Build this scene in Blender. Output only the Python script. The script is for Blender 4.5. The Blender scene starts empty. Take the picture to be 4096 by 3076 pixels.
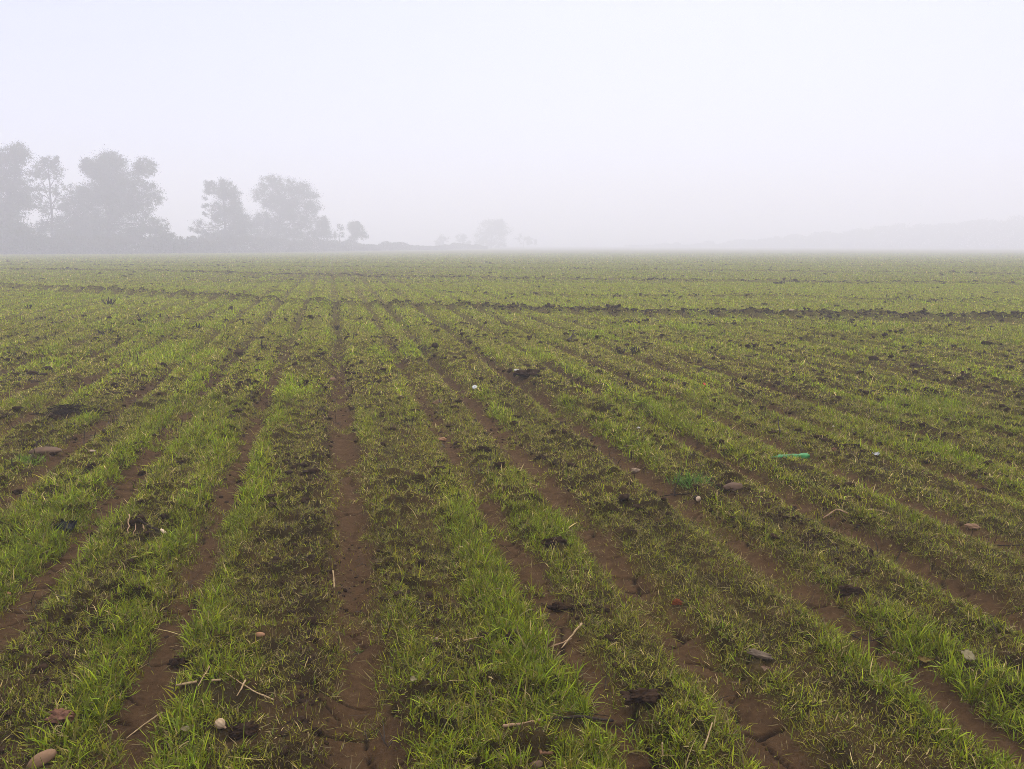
import bpy, bmesh, math, random
import numpy as np
from mathutils import Vector, Matrix, noise as mnoise

random.seed(7)
RNG = np.random.default_rng(7)
sc = bpy.context.scene
C = sc.collection
R = math.radians

# ------------------------------------------------------------------ camera, sky, sun, exposure
CAM_H = 1.6
PITCH = R(10.38)                       # looking slightly down at the field
F = 3074.0                             # focal length in pixels of the 4096 wide photograph
cd = bpy.data.cameras.new('camera'); cam = bpy.data.objects.new('camera', cd); C.objects.link(cam)
cam.location = (0, 0, CAM_H); cam.rotation_euler = (R(90) - PITCH, 0, 0)
cd.sensor_width = 36; cd.lens = 36 * F / 4096; cd.clip_start = .05; cd.clip_end = 5000
sc.camera = cam

SUN_EL, SUN_AZ = R(52), R(15)          # azimuth from +Y (ahead) towards +X
w = bpy.data.worlds.new('World'); sc.world = w; w.use_nodes = True
nt = w.node_tree; nt.nodes.clear()
out = nt.nodes.new('ShaderNodeOutputWorld'); add = nt.nodes.new('ShaderNodeAddShader')
b1 = nt.nodes.new('ShaderNodeBackground'); b2 = nt.nodes.new('ShaderNodeBackground')
sky = nt.nodes.new('ShaderNodeTexSky'); sky.sky_type = 'NISHITA'; sky.sun_disc = False
sky.sun_elevation = SUN_EL; sky.sun_rotation = SUN_AZ; sky.dust_density = 2; sky.air_density = 1
b1.inputs['Strength'].default_value = .05
# the cloud above the fog: an overcast sky is three times as bright overhead as at the horizon
tc = nt.nodes.new('ShaderNodeTexCoord'); sp_ = nt.nodes.new('ShaderNodeSeparateXYZ'); rp = nt.nodes.new('ShaderNodeValToRGB')
rp.color_ramp.elements[0].color = (.288, .286, .35, 1); rp.color_ramp.elements[1].color = (.925, .905, 1.0, 1)
e_ = rp.color_ramp.elements.new(.3); e_.color = (.284, .284, .352, 1)
nt.links.new(tc.outputs['Generated'], sp_.inputs[0]); nt.links.new(sp_.outputs[2], rp.inputs[0]); nt.links.new(rp.outputs[0], b2.inputs['Color'])
b2.inputs['Strength'].default_value = 2.3
nt.links.new(sky.outputs[0], b1.inputs['Color'])
nt.links.new(b1.outputs[0], add.inputs[0]); nt.links.new(b2.outputs[0], add.inputs[1]); nt.links.new(add.outputs[0], out.inputs[0])

sl = bpy.data.lights.new('sun', 'SUN'); sun = bpy.data.objects.new('sun', sl); C.objects.link(sun)
sl.energy = 1.5; sl.angle = R(40); sl.color = (1, .94, .80)
sd = Vector((math.sin(SUN_AZ) * math.cos(SUN_EL), math.cos(SUN_AZ) * math.cos(SUN_EL), math.sin(SUN_EL)))
sun.rotation_euler = sd.to_track_quat('Z', 'Y').to_euler()

vs = sc.view_settings; vs.view_transform = 'Standard'; vs.look = 'None'; vs.gamma = 1; vs.exposure = 0.0; vs.use_curve_mapping = False
sc.cycles.use_denoising = True; sc.cycles.denoising_prefilter = 'NONE'
sc.cycles.filter_width = .9; sc.cycles.max_bounces = 8; sc.cycles.diffuse_bounces = 3; sc.cycles.glossy_bounces = 2
sc.cycles.transmission_bounces = 4; sc.cycles.volume_bounces = 4; sc.cycles.transparent_max_bounces = 8

FOG = .0053                            # extinction per metre

# ------------------------------------------------------------------ noise and ground shape
def _h(ix, iy, seed):
    n = (ix.astype(np.int64) * 374761393 + iy.astype(np.int64) * 668265263 + seed * 974634541) & 0xFFFFFFFF
    n = ((n ^ (n >> 13)) * 1274126177) & 0xFFFFFFFF
    n = n ^ (n >> 16)
    return (n & 0xFFFFFF) / float(0xFFFFFF)
def vn(x, y, seed=0):
    x = np.asarray(x, float); y = np.asarray(y, float)
    ix = np.floor(x); iy = np.floor(y); fx = x - ix; fy = y - iy
    fx = fx * fx * fx * (fx * (fx * 6 - 15) + 10); fy = fy * fy * fy * (fy * (fy * 6 - 15) + 10)
    a = _h(ix, iy, seed); b = _h(ix + 1, iy, seed); c = _h(ix, iy + 1, seed); d = _h(ix + 1, iy + 1, seed)
    return (a + (b - a) * fx) * (1 - fy) + (c + (d - c) * fx) * fy
def fbm(x, y, seed=0, o=4, g=.5):
    t = 0; amp = 1; s = 0
    for k in range(o):
        t = t + amp * vn(x * 2**k + 17.3 * k, y * 2**k - 9.1 * k, seed + k); s += amp; amp *= g
    return t / s
def sst(a, b, x):
    t = np.clip((x - a) / (b - a), 0, 1); return t * t * (3 - 2 * t)
def cells(x, y, seed):                 # F1 distance and distance to the cell border (in cells)
    ix = np.floor(x); iy = np.floor(y)
    f1 = np.full(x.shape, 9.); f2 = np.full(x.shape, 9.)
    for dx in (-1, 0, 1):
        for dy in (-1, 0, 1):
            jx = ix + dx; jy = iy + dy
            px = jx + .1 + .8 * _h(jx, jy, seed); py = jy + .1 + .8 * _h(jx, jy, seed + 5)
            d = np.hypot(px - x, py - y)
            f2 = np.minimum(f2, np.maximum(d, f1)); f1 = np.minimum(f1, d)
    return f1, f2 - f1

CP, SP = math.cos(PITCH), math.sin(PITCH)
def ray(px, py):                       # pixel of the 4096 x 3076 photograph -> direction
    a = (px - 2048) / F; b = -(py - 1538) / F
    return Vector((a, CP + b * SP, b * CP - SP))
def on_plane(px, py, z=0.):
    d = ray(px, py); t = (z - CAM_H) / d.z
    return (d.x * t, d.y * t)
def at_depth(px, py, Y):
    d = ray(px, py); return Vector((0, 0, CAM_H)) + d * (Y / d.y)

ROW = math.atan2((2048 - 1346) / F, CP + 0.0)          # the drill rows run a little to the left
CA, SA = math.cos(ROW), math.sin(ROW)
def uv(x, y): return x * CA + y * SA, -x * SA + y * CA
def u_of(px, py): x, y = on_plane(px * 1.8517, py * 1.8517); return x * CA + y * SA
# furrows: lateral position read at a near point, bare width, depth
_f = [(-.0, 0, 0)]
FUR = [(u_of(30, 1330), .085, 1.0), (u_of(390, 1310), .06, .8), (u_of(782, 1500), .10, 1.1), (u_of(1215, 1370), .055, .7),
       (u_of(1505, 1410), .085, 1.0), (u_of(1835, 1345), .085, 1.0), (u_of(2010, 1235), .075, .9), (u_of(2090, 1140), .06, .8)]
FUR.sort()
step = .72
r_ = random.Random(3)
while FUR[0][0] > -90: FUR.insert(0, (FUR[0][0] - step * r_.uniform(.85, 1.15), r_.uniform(.03, .08), r_.uniform(.5, 1)))
while FUR[-1][0] < 160: FUR.append((FUR[-1][0] + step * r_.uniform(.85, 1.15), r_.uniform(.03, .08), r_.uniform(.5, 1)))
FU = np.array([f[0] for f in FUR]); FW = np.array([f[1] for f in FUR]); FD = np.array([f[2] for f in FUR])

def poly(pts):
    P = sorted(on_plane(a * 1.8517, b * 1.8517) for a, b in pts)
    return np.array([p[0] for p in P]), np.array([p[1] for p in P])
BANK = poly([(-300, 600), (0, 617), (200, 629), (400, 638), (600, 650), (800, 658), (1100, 668), (1350, 676), (1600, 679), (1900, 684), (2212, 690), (2600, 700)])
CROSS = [(poly([(-200, 577), (300, 584), (640, 592), (900, 598), (1300, 604), (1700, 609), (2212, 614), (2500, 618)]), .07, .55),
         (poly([(-200, 568), (700, 574), (1200, 579), (1700, 585), (2212, 591), (2500, 594)]), .06, .6),
         (poly([(-200, 562), (700, 565), (1300, 569), (2212, 575), (2500, 576)]), .06, .8),
         (poly([(900, 630), (1300, 640), (1600, 640), (1900, 648), (2212, 650), (2500, 655)]), .04, .4)]
def bank_d(x, y, B):                   # signed distance past the bank, roughly at right angles to it
    X, Y = B
    yr = np.interp(x, X, Y); sl_ = (np.interp(x + 1, X, Y) - np.interp(x - 1, X, Y)) / 2
    return (y - yr) / np.sqrt(1 + sl_ * sl_)

def DIP(y): return .60 * sst(25, 175, np.asarray(y, float)) + .35 * sst(165, 400, np.asarray(y, float))   # the field falls away gently
def rows(x, y):
    u, v = uv(x, y)
    u = u + .03 * (vn(v * .45, u * 0, 31) - .5) + .03 * (fbm(u * 3, v * 3, 32, 2) - .5)
    i = np.clip(np.searchsorted(FU, u), 1, len(FU) - 1)
    j = np.where(np.abs(u - FU[i]) < np.abs(u - FU[i - 1]), i, i - 1)
    d = u - FU[j]
    return u, v, d, FW[j], FD[j], j
def height(x, y, crack=False):
    x = np.asarray(x, float); y = np.asarray(y, float)
    u, v, d, fw, fd, j = rows(x, y)
    b = bank_d(x, y, BANK)
    past = sst(.3, 2, b)
    s = (.55 + .9 * vn(v * .35, j * 7.7, 40)) * fd * (1 - .45 * past)
    z = -(.058 + .03 * sst(5, 10, y)) * s * np.exp(-(d / (.055 + fw * .7))**2) + .016 * s * np.exp(-((np.abs(d) - .2) / .07)**2)
    z = z - .018 * np.exp(-((np.abs(d) - .36) / .05)**2) * vn(v * .6, j * 3.1, 41)
    z = z + .05 * (fbm(x * .35, y * .35, 42, 2) - .5) - DIP(y)
    rough = sst(fw * .4, fw + .1, np.abs(d))
    z = z + (.022 + .030 * rough) * (fbm(x * 11, y * 11, 43, 4, .68) - .5)
    cl = fbm(x * 11, y * 11, 44, 3, .55)
    cm = sst(.45, .7, fbm(x * .9, y * .9, 45, 3)) * rough
    z = z + .05 * cm * sst(.52, .75, cl)
    bw = np.exp(-(b / .45)**2)
    z = z + bw * (.055 + .085 * sst(.4, .75, fbm(x * 3.2, y * 3.2, 46, 3)))  - .05 * np.exp(-((b + .85) / .3)**2)
    for Bk, hh, ww in CROSS:
        e = bank_d(x, y, Bk)
        z = z + np.exp(-(e / ww)**2) * hh * (.4 + 1.2 * fbm(x * 1.6, y * 1.6, 47, 2))
    if crack:
        wx = x + .05 * (fbm(x * 9, y * 9, 50, 3) - .5); wy = y + .05 * (fbm(x * 9, y * 9, 53, 3) - .5)
        f1, e = cells(wx * 4.6, wy * 4.6, 60)
        on = sst(.40, .46, fbm(x * 2.2, y * 2.2, 61, 2)) * (1 - sst(fw + .06, fw + .16, np.abs(d)))
        k = (1 - sst(.02, .05, e)) * on
        return z - .022 * k, k, d, fw, b
    return z
def ground_z(x, y): return float(height(np.array([x]), np.array([y]))[0])
def spot(px, py):                      # photograph pixel -> point on the uneven ground
    z = 0.
    for _ in range(6):
        x, y = on_plane(px, py, z); z = ground_z(x, y)
    return Vector((x, y, z))
def px_size(p): return p.y * CP / F    # metres per photograph pixel near a ground point (close enough)

def veg(x, y):                         # how much grass grows here, how lush and green it is
    u, v, d, fw, fd, j = rows(x, y)
    b = bank_d(x, y, BANK)
    ad = np.abs(d)
    gap = fw * (.45 + .75 * vn(v * 1.3, j * 5.3, 70)) * (.88 + .4 * sst(6, 12, y)) + .13 * (fbm(x * 6, y * 6, 71, 3) - .5)
    far = sst(7, 16, y)
    ve = sst(gap, gap + .07, ad) * (1 - far) + far * ((.20 + .2 * sst(0, 4, b)) + (.80 - .2 * sst(0, 4, b)) * sst(gap * .6, gap + .09, ad))
    ve = np.maximum(ve, .8 * sst(.60, .68, fbm(x * 3.1 + 60, y * 3.1, 92, 3)))
    n = fbm(x * 1.5 + 3, y * 1.5, 72, 3)
    n2 = fbm(u * 3.4, v * .8, 73, 3)
    ve = ve * (.8 + .12 * far + (.2 - .12 * far) * sst(.34, .56, .5 * n + .5 * n2))
    mid = np.exp(-((ad - .34) / .10)**2) * (1 - sst(10, 20, y))
    ve = ve * (1 - .3 * mid * sst(.35, .6, fbm(u * 1.5 + 4, v * .7, 76, 2)))
    fine = sst(.34, .52, fbm(x * 5.5, y * 5.5, 77, 3) + .12 * (n - .5))
    ve = ve * (.62 + .38 * fine) * (1 - far) + ve * far
    # the trampled dark strip on the left shoulder of the middle furrow
    strip = np.exp(-((u - FUR_MID + .19) / .09)**2) * (1 - sst(9, 14, v))
    ve = ve * (1 - .45 * strip)
    bw = np.exp(-(b / .5)**2)
    ve = ve * (1 - (.65 + .2 * sst(-4, 3, x)) * bw)
    bx, by = BARE; ve = ve * (1 - .6 * np.exp(-((x - bx - .12 * (y - by)) / 5.)**2 - ((y - by) / 9.)**2))
    for Bk, hh, ww in CROSS: ve = ve * (1 - .5 * np.exp(-(bank_d(x, y, Bk) / ww)**2))
    right = sst(2.5, 7, x - .32 * y + 1) * (1 - sst(-.6, 0, b)) * sst(5, 9, y)
    ve = ve * (1 - .1 * right)
    lush = sst(.46, .78, .55 * fbm(u * 2.6 + 9, v * .55, 74, 3) + .45 * fbm(x * .8, y * .8, 75, 2) + .10 * np.exp(-((ad - .17) / .08)**2) + .16 * (vn(j * 3.3, np.sign(d) * 2.2 + v * .08, 79) - .5) - .10 * strip)
    lush = lush * (1 - .25 * right); lush = np.maximum(lush, (.15 + .5 * lush) * 0 + .6 * sst(9, 20, y) * (.25 + .55 * fbm(u * 1.2, v * .15, 91, 2) + .8 * np.exp(-((ad - .22) / .09)**2)))
    return np.clip(ve, 0, 1), np.clip(lush, 0, 1)
BARE = on_plane(745 * 1.8517, 592 * 1.8517)
FUR_MID = u_of(782, 1500)

# ------------------------------------------------------------------ materials
def mat(name, rough=.9, spec=.2):
    m = bpy.data.materials.new(name); m.use_nodes = True
    n = m.node_tree.nodes; p = n['Principled BSDF']
    p.inputs['Roughness'].default_value = rough; p.inputs['Specular IOR Level'].default_value = spec
    return m, m.node_tree, p
def ramp(nt, src, stops):
    r = nt.nodes.new('ShaderNodeValToRGB'); e = r.color_ramp.elements
    e[0].position, e[0].color = stops[0][0], (*stops[0][1], 1)
    e[1].position, e[1].color = stops[-1][0], (*stops[-1][1], 1)
    for p, c in stops[1:-1]:
        k = e.new(p); k.color = (*c, 1)
    nt.links.new(src, r.inputs[0]); return r.outputs[0]
def tex(nt, scale, detail=5, rough=.6, coord='Object', kind='ShaderNodeTexNoise', stretch=None):
    c = nt.nodes.new('ShaderNodeTexCoord'); t = nt.nodes.new(kind); t.inputs['Scale'].default_value = scale
    if kind == 'ShaderNodeTexNoise':
        t.inputs['Detail'].default_value = detail; t.inputs['Roughness'].default_value = rough
    s = c.outputs[coord]
    if stretch:
        mp = nt.nodes.new('ShaderNodeMapping'); mp.inputs['Scale'].default_value = stretch
        nt.links.new(s, mp.inputs[0]); s = mp.outputs[0]
    nt.links.new(s, t.inputs['Vector']); return t.outputs[0]
def bump(nt, p, src, strength=.5, dist=.01):
    b = nt.nodes.new('ShaderNodeBump'); b.inputs['Strength'].default_value = strength; b.inputs['Distance'].default_value = dist
    nt.links.new(src, b.inputs['Height']); nt.links.new(b.outputs[0], p.inputs['Normal'])
def noisy(name, c1, c2, scale=30, rough=.9, spec=.2, bs=.5, bd=.004, stretch=None, c3=None):
    m, nt, p = mat(name, rough, spec * .35)
    n = tex(nt, scale, 6, .65, stretch=stretch)
    st = [(.32, c1), (.68, c2)] if c3 is None else [(.3, c1), (.5, c2), (.7, c3)]
    nt.links.new(ramp(nt, n, st), p.inputs['Base Color'])
    bump(nt, p, tex(nt, scale * 2.5, 6, .7, stretch=stretch), bs, bd)
    return m

# soil: reddish loam with the shade of cracks and grass beds painted in, with a "cover" attribute for the sward too fine to be modelled far away
m_soil, nt, p = mat('soil', .95, .04)
n = tex(nt, 16, 12, .8)
c_soil = ramp(nt, n, [(.3, (.044, .0245, .0100)), (.5, (.090, .050, .0210)), (.7, (.136, .079, .036))])
at = nt.nodes.new('ShaderNodeAttribute'); at.attribute_name = 'cover'
ac = nt.nodes.new('ShaderNodeAttribute'); ac.attribute_name = 'lush'
ak = nt.nodes.new('ShaderNodeAttribute'); ak.attribute_name = 'shaded'
mx = nt.nodes.new('ShaderNodeMix'); mx.data_type = 'RGBA'
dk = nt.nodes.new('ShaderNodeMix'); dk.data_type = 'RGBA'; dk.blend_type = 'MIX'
nt.links.new(ak.outputs['Fac'], dk.inputs[0]); nt.links.new(c_soil, dk.inputs[6]); dk.inputs[7].default_value = (.024, .0145, .0075, 1)  # near-black mixed in as painted shade inside cracks and between blades
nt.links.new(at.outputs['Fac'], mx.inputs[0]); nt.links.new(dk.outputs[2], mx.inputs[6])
nt.links.new(ramp(nt, ac.outputs['Fac'], [(.0, (.165, .145, .024)), (1., (.145, .160, .018))]), mx.inputs[7])
nt.links.new(mx.outputs[2], p.inputs['Base Color'])
nb = tex(nt, 45, 8, .8); bump(nt, p, nb, 1.0, .02)

m_clod = noisy('clod_earth', (.020, .0112, .006), (.052, .030, .0155), 40, .95, .15, .8, .01)
m_clod_red = noisy('clod_red_earth', (.13, .062, .036), (.21, .105, .063), 25, .95, .15, .7, .008)
m_clod_rust = noisy('clod_rust_earth', (.12, .035, .012), (.20, .062, .022), 30, .95, .15, .7, .008)
m_stone = noisy('stone_brown', (.17, .098, .05), (.26, .155, .082), 14, .7, .3, .25, .002)
m_stone_dk = noisy('stone_dark', (.085, .052, .030), (.15, .094, .055), 16, .75, .3, .3, .002)
m_stone_or = noisy('stone_orange', (.26, .13, .06), (.36, .20, .10), 14, .75, .3, .3, .002)
m_stone_pale = noisy('stone_pale', (.22, .155, .09), (.34, .25, .155), 20, .75, .3, .3, .002)
m_stone_white = noisy('stone_white', (.42, .38, .30), (.60, .55, .46), 20, .6, .3, .2, .001)
m_bark_pale = noisy('bark_pale', (.25, .15, .08), (.42, .28, .16), 30, .85, .2, .6, .003, (1, 1, .15))
m_bark_dark = noisy('bark_dark', (.022, .016, .012), (.055, .038, .027), 30, .85, .2, .6, .003, (1, 1, .15))
m_bark_rust = noisy('bark_rust', (.10, .055, .032), (.30, .15, .07), 25, .85, .2, .6, .003, (1, 1, .3))
m_straw = noisy('dry_straw', (.24, .155, .07), (.42, .30, .15), 40, .7, .3, .3, .001, (1, 1, .1))
m_cut = noisy('cut_wood', (.55, .40, .24), (.68, .52, .34), 40, .8, .2, .2, .001)
m_greywood = noisy('weathered_wood', (.09, .066, .042), (.17, .125, .08), 25, .85, .2, .5, .002, (.2, 1, 1))
m_leaf_ochre = noisy('leaf_ochre', (.22, .14, .04), (.36, .25, .07), 40, .7, .3, .3, .001)
m_leaf_pale = noisy('leaf_pale', (.32, .26, .13), (.46, .39, .22), 40, .7, .3, .3, .001)
m_leaf_yellow = noisy('leaf_yellow', (.50, .34, .06), (.62, .46, .12), 40, .6, .3, .2, .001)
m_leaf_tan = noisy('leaf_tan', (.30, .19, .11), (.45, .31, .20), 40, .7, .3, .3, .001)
m_husk = noisy('husk', (.33, .22, .115), (.47, .345, .20), 60, .6, .35, .5, .002, (1, 1, .1))
m_black = noisy('black_film', (.013, .013, .013), (.030, .030, .030), 20, .45, .4, .3, .003)
m_white = noisy('white_film', (.70, .70, .68), (.82, .82, .80), 20, .5, .4, .2, .001)
m_red = noisy('red_film', (.60, .045, .03), (.72, .09, .05), 20, .5, .4, .2, .001)
m_bark_tree = noisy('tree_bark', (.030, .026, .022), (.065, .055, .046), 3, .95, .1, .5, .03, (1, 1, .3))
m_pet, nt, p = mat('green_plastic', .28, .5)
p.inputs['Base Color'].default_value = (.03, .30, .10, 1)
nt.links.new(ramp(nt, tex(nt, 25, 3), [(.3, (.07, .055, .022)), (.42, (.02, .14, .028)), (.7, (.03, .22, .042))]), p.inputs['Base Color'])
p.inputs['Roughness'].default_value = .5; p.inputs['Specular IOR Level'].default_value = .25
bump(nt, p, tex(nt, 35, 2), .35, .004)

def leafy(name, tint=None, trans=.28):
    m = bpy.data.materials.new(name); m.use_nodes = True; nt = m.node_tree; nt.nodes.clear()
    o = nt.nodes.new('ShaderNodeOutputMaterial'); a = nt.nodes.new('ShaderNodeAttribute'); a.attribute_name = 'col'
    d = nt.nodes.new('ShaderNodeBsdfPrincipled'); d.inputs['Roughness'].default_value = .45; d.inputs['Specular IOR Level'].default_value = .16
    t = nt.nodes.new('ShaderNodeBsdfTranslucent'); mx = nt.nodes.new('ShaderNodeMixShader'); mx.inputs[0].default_value = trans
    nt.links.new(a.outputs['Color'], d.inputs['Base Color']); nt.links.new(a.outputs['Color'], t.inputs['Color'])
    nt.links.new(d.outputs[0], mx.inputs[1]); nt.links.new(t.outputs[0], mx.inputs[2]); nt.links.new(mx.outputs[0], o.inputs[0])
    return m
m_grass = leafy('grass_blades')
m_leaves = leafy('tree_leaves', trans=.25)

# ------------------------------------------------------------------ mesh helpers
def mesh_np(name, V, quads=None, tris=None, m=None, attrs=None, col=None, smooth=False):
    me = bpy.data.meshes.new(name)
    nq = 0 if quads is None else len(quads); ntri = 0 if tris is None else len(tris)
    me.vertices.add(len(V)); me.vertices.foreach_set('co', np.ascontiguousarray(V, np.float32).ravel())
    li = []
    if nq: li.append(np.asarray(quads).ravel())
    if ntri: li.append(np.asarray(tris).ravel())
    li = np.concatenate(li).astype(np.int32)
    me.loops.add(len(li)); me.loops.foreach_set('vertex_index', li)
    ls = np.concatenate([np.arange(nq) * 4, nq * 4 + np.arange(ntri) * 3]).astype(np.int32)
    me.polygons.add(nq + ntri); me.polygons.foreach_set('loop_start', ls)
    if smooth: me.polygons.foreach_set('use_smooth', np.ones(nq + ntri, bool))
    for k, a in (attrs or {}).items():
        at = me.attributes.new(k, 'FLOAT', 'POINT'); at.data.foreach_set('value', np.ascontiguousarray(a, np.float32))
    if col is not None:
        at = me.attributes.new('col', 'FLOAT_COLOR', 'POINT')
        at.data.foreach_set('color', np.ascontiguousarray(np.c_[col, np.ones(len(col))], np.float32).ravel())
    me.update(calc_edges=True); me.validate()
    if m: me.materials.append(m)
    o = bpy.data.objects.new(name, me); C.objects.link(o); return o
def bm_obj(name, bm, m, parent=None, loc=None, smooth=True):
    me = bpy.data.meshes.new(name); bm.to_mesh(me); bm.free()
    if smooth: me.polygons.foreach_set('use_smooth', np.ones(len(me.polygons), bool))
    me.materials.append(m); o = bpy.data.objects.new(name, me); C.objects.link(o)
    if parent: o.parent = parent
    if loc is not None: o.location = loc
    return o
def tag(o, label, cat, group=None):
    o['label'] = label; o['category'] = cat
    if group: o['group'] = group
    return o
def empty(name, loc=(0, 0, 0)):
    o = bpy.data.objects.new(name, None); C.objects.link(o); o.location = loc; o.empty_display_size = .05; return o
def tube(bm, pts, radii, seg=7, cap=True):
    pts = [Vector(p) for p in pts]; rings = []
    for i, p in enumerate(pts):
        d = (pts[min(i + 1, len(pts) - 1)] - pts[max(i - 1, 0)]).normalized()
        a = d.orthogonal().normalized() if i == 0 else (a - d * a.dot(d)).normalized()
        b = d.cross(a)
        rings.append([bm.verts.new(p + (a * math.cos(t) + b * math.sin(t)) * radii[i]) for t in (2 * math.pi * k / seg for k in range(seg))])
    for r0, r1 in zip(rings, rings[1:]):
        for k in range(seg): bm.faces.new((r0[k], r0[(k + 1) % seg], r1[(k + 1) % seg], r1[k]))
    if cap: bm.faces.new(rings[0][::-1]); bm.faces.new(rings[-1])
def wob(p0, p1, n, amp, rr, sag=0):
    p0, p1 = Vector(p0), Vector(p1); out = []; L = (p1 - p0).length
    for i in range(n + 1):
        t = i / n; q = p0.lerp(p1, t); k = 0 if i in (0,) else 1
        q = q + Vector((rr.uniform(-1, 1), rr.uniform(-1, 1), rr.uniform(-1, 1))) * amp * L * k
        q.z += sag * math.sin(math.pi * t) * L
        out.append(q)
    return out
def lump(sub, size, rough, seed, freq=1.6, flat=0, facet=0):   # stone or clod with an uneven outline
    bm = bmesh.new(); bmesh.ops.create_icosphere(bm, subdivisions=sub, radius=1)
    off = Vector((seed * 7.13, seed * 3.7, seed * 1.9))
    for v in bm.verts:
        c = v.co.copy()
        k = 1 + rough * (mnoise.fractal(c * freq + off, .8, 2.2, 5)) + (rough * .8 * (mnoise.cell(c * 2.2 + off) - .5) if facet else 0)
        c = c * k
        if c.z < -.3: c.z = -.3 + (c.z + .3) * .3
        v.co = Vector((c.x * size[0], c.y * size[1], c.z * size[2]))
    return bm

# ------------------------------------------------------------------ the field
def build_field():
    s = .0032
    ys = [.55]
    ND = int(math.log(780 / .9) / s)
    d = .9 * np.exp(np.arange(ND) * s)             # distance ahead
    d = np.concatenate([np.array([-6, -4, -2.5, -1.2, -.3, .2, .5]), d])
    NC = 520
    t = np.linspace(-1, 1, NC); 
    hw = .95 * np.maximum(d, .9) + 1.2             # half width of each cross line
    hw[:7] = 3.5
    X = t[None, :] * hw[:, None]; Y = np.repeat(d[:, None], NC, 1)
    near = d < 14
    Z = np.zeros_like(X); K = np.zeros_like(X)
    zz, kk, dd, fw, b = height(X[near], Y[near], True)
    Z[near] = zz; K[near] = kk * (1 - sst(6, 11, Y[near]))
    Z[~near] = height(X[~near], Y[~near])
    Z = Z + .9 * 0
    ve, lu = veg(X, Y)
    uu, vv, dd_, fw_, _a, _b = rows(X, Y)
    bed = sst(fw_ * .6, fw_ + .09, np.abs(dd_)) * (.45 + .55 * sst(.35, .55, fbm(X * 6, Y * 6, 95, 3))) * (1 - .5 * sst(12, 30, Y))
    K = np.maximum(K, .85 * bed); K = np.maximum(K, .55 * sst(6, 11, Y) * (.4 + .8 * fbm(X * 2, Y * 2, 96, 2)))  # shade painted into cracks and grass beds; soil also darker farther off
    cover = np.maximum(ve, .3 * sst(8, 14, Y)) * (.12 + .7 * sst(6, 20, Y))
    cover = np.maximum(cover, sst(25, 70, Y) * .7)
    n0, n1 = X.shape
    idx = np.arange(n0 * n1).reshape(n0, n1)
    q = np.stack([idx[:-1, :-1], idx[:-1, 1:], idx[1:, 1:], idx[1:, :-1]], -1).reshape(-1, 4)
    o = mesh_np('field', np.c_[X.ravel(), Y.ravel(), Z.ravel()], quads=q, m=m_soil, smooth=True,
                attrs={'cover': cover.ravel(), 'lush': lu.ravel(), 'shaded': K.ravel()})
    o['kind'] = 'structure'; o['label'] = 'brown field drilled in rows that meet in the fog'
    # the plain land around it, a little lower
    bm = bmesh.new(); S = 780
    vs_ = [bm.verts.new(p) for p in ((-S, -60, -1.6), (S, -60, -1.6), (S, 800, -1.6), (-S, 800, -1.6))]; bm.faces.new(vs_)
    g = bm_obj('ground', bm, m_soil, smooth=False); g['kind'] = 'structure'; g['label'] = 'flat land around the field'
build_field()

# ------------------------------------------------------------------ grass
def blades(x, y, z, az, lean, curve, L, W, col, nseg, side=None):
    n = len(x); P = [np.c_[x, y, z]]; ang = lean.copy(); pos = P[0].copy()
    hx, hy = np.sin(az), np.cos(az)
    side = np.zeros(n) if side is None else side
    a2 = az.copy()
    for k in range(nseg):
        am = ang + curve * (k + .5) / nseg
        l = L / nseg; a2 = a2 + side / nseg
        pos = pos + np.c_[np.sin(am) * np.sin(a2) * l, np.sin(am) * np.cos(a2) * l, np.cos(am) * l]
        P.append(pos.copy())
    tw = az + np.pi / 2 + RNG.normal(0, .5, n)
    wx = np.c_[np.sin(tw), np.cos(tw), RNG.normal(0, .3, n)]
    V = []; prof = {1: [1, 0], 2: [.8, 1, 0], 3: [.7, 1, .75, 0]}[nseg]
    for k in range(nseg):
        V.append(P[k] - wx * (W * prof[k] / 2)[:, None]); V.append(P[k] + wx * (W * prof[k] / 2)[:, None])
    V.append(P[nseg])
    nv = 2 * nseg + 1
    V = np.stack(V, 1)                                    # n, nv, 3
    base = (np.arange(n) * nv)[:, None]
    quads = [base + np.array([[2 * k, 2 * k + 1, 2 * k + 3, 2 * k + 2]]) for k in range(nseg - 1)]
    tris = base + np.array([[2 * nseg - 2, 2 * nseg - 1, 2 * nseg]])
    return V.reshape(-1, 3), (np.concatenate(quads) if quads else np.zeros((0, 4), int)), tris, np.repeat(col, nv, 0)

class Pile:
    def __init__(s): s.V = []; s.Q = []; s.T = []; s.C = []; s.n = 0
    def add(s, V, Q, T, Cc):
        s.V.append(V); s.Q.append(Q + s.n); s.T.append(T + s.n); s.C.append(Cc); s.n += len(V)
    def build(s, name, m):
        return mesh_np(name, np.concatenate(s.V), np.concatenate(s.Q), np.concatenate(s.T), m, col=np.concatenate(s.C))

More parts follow.
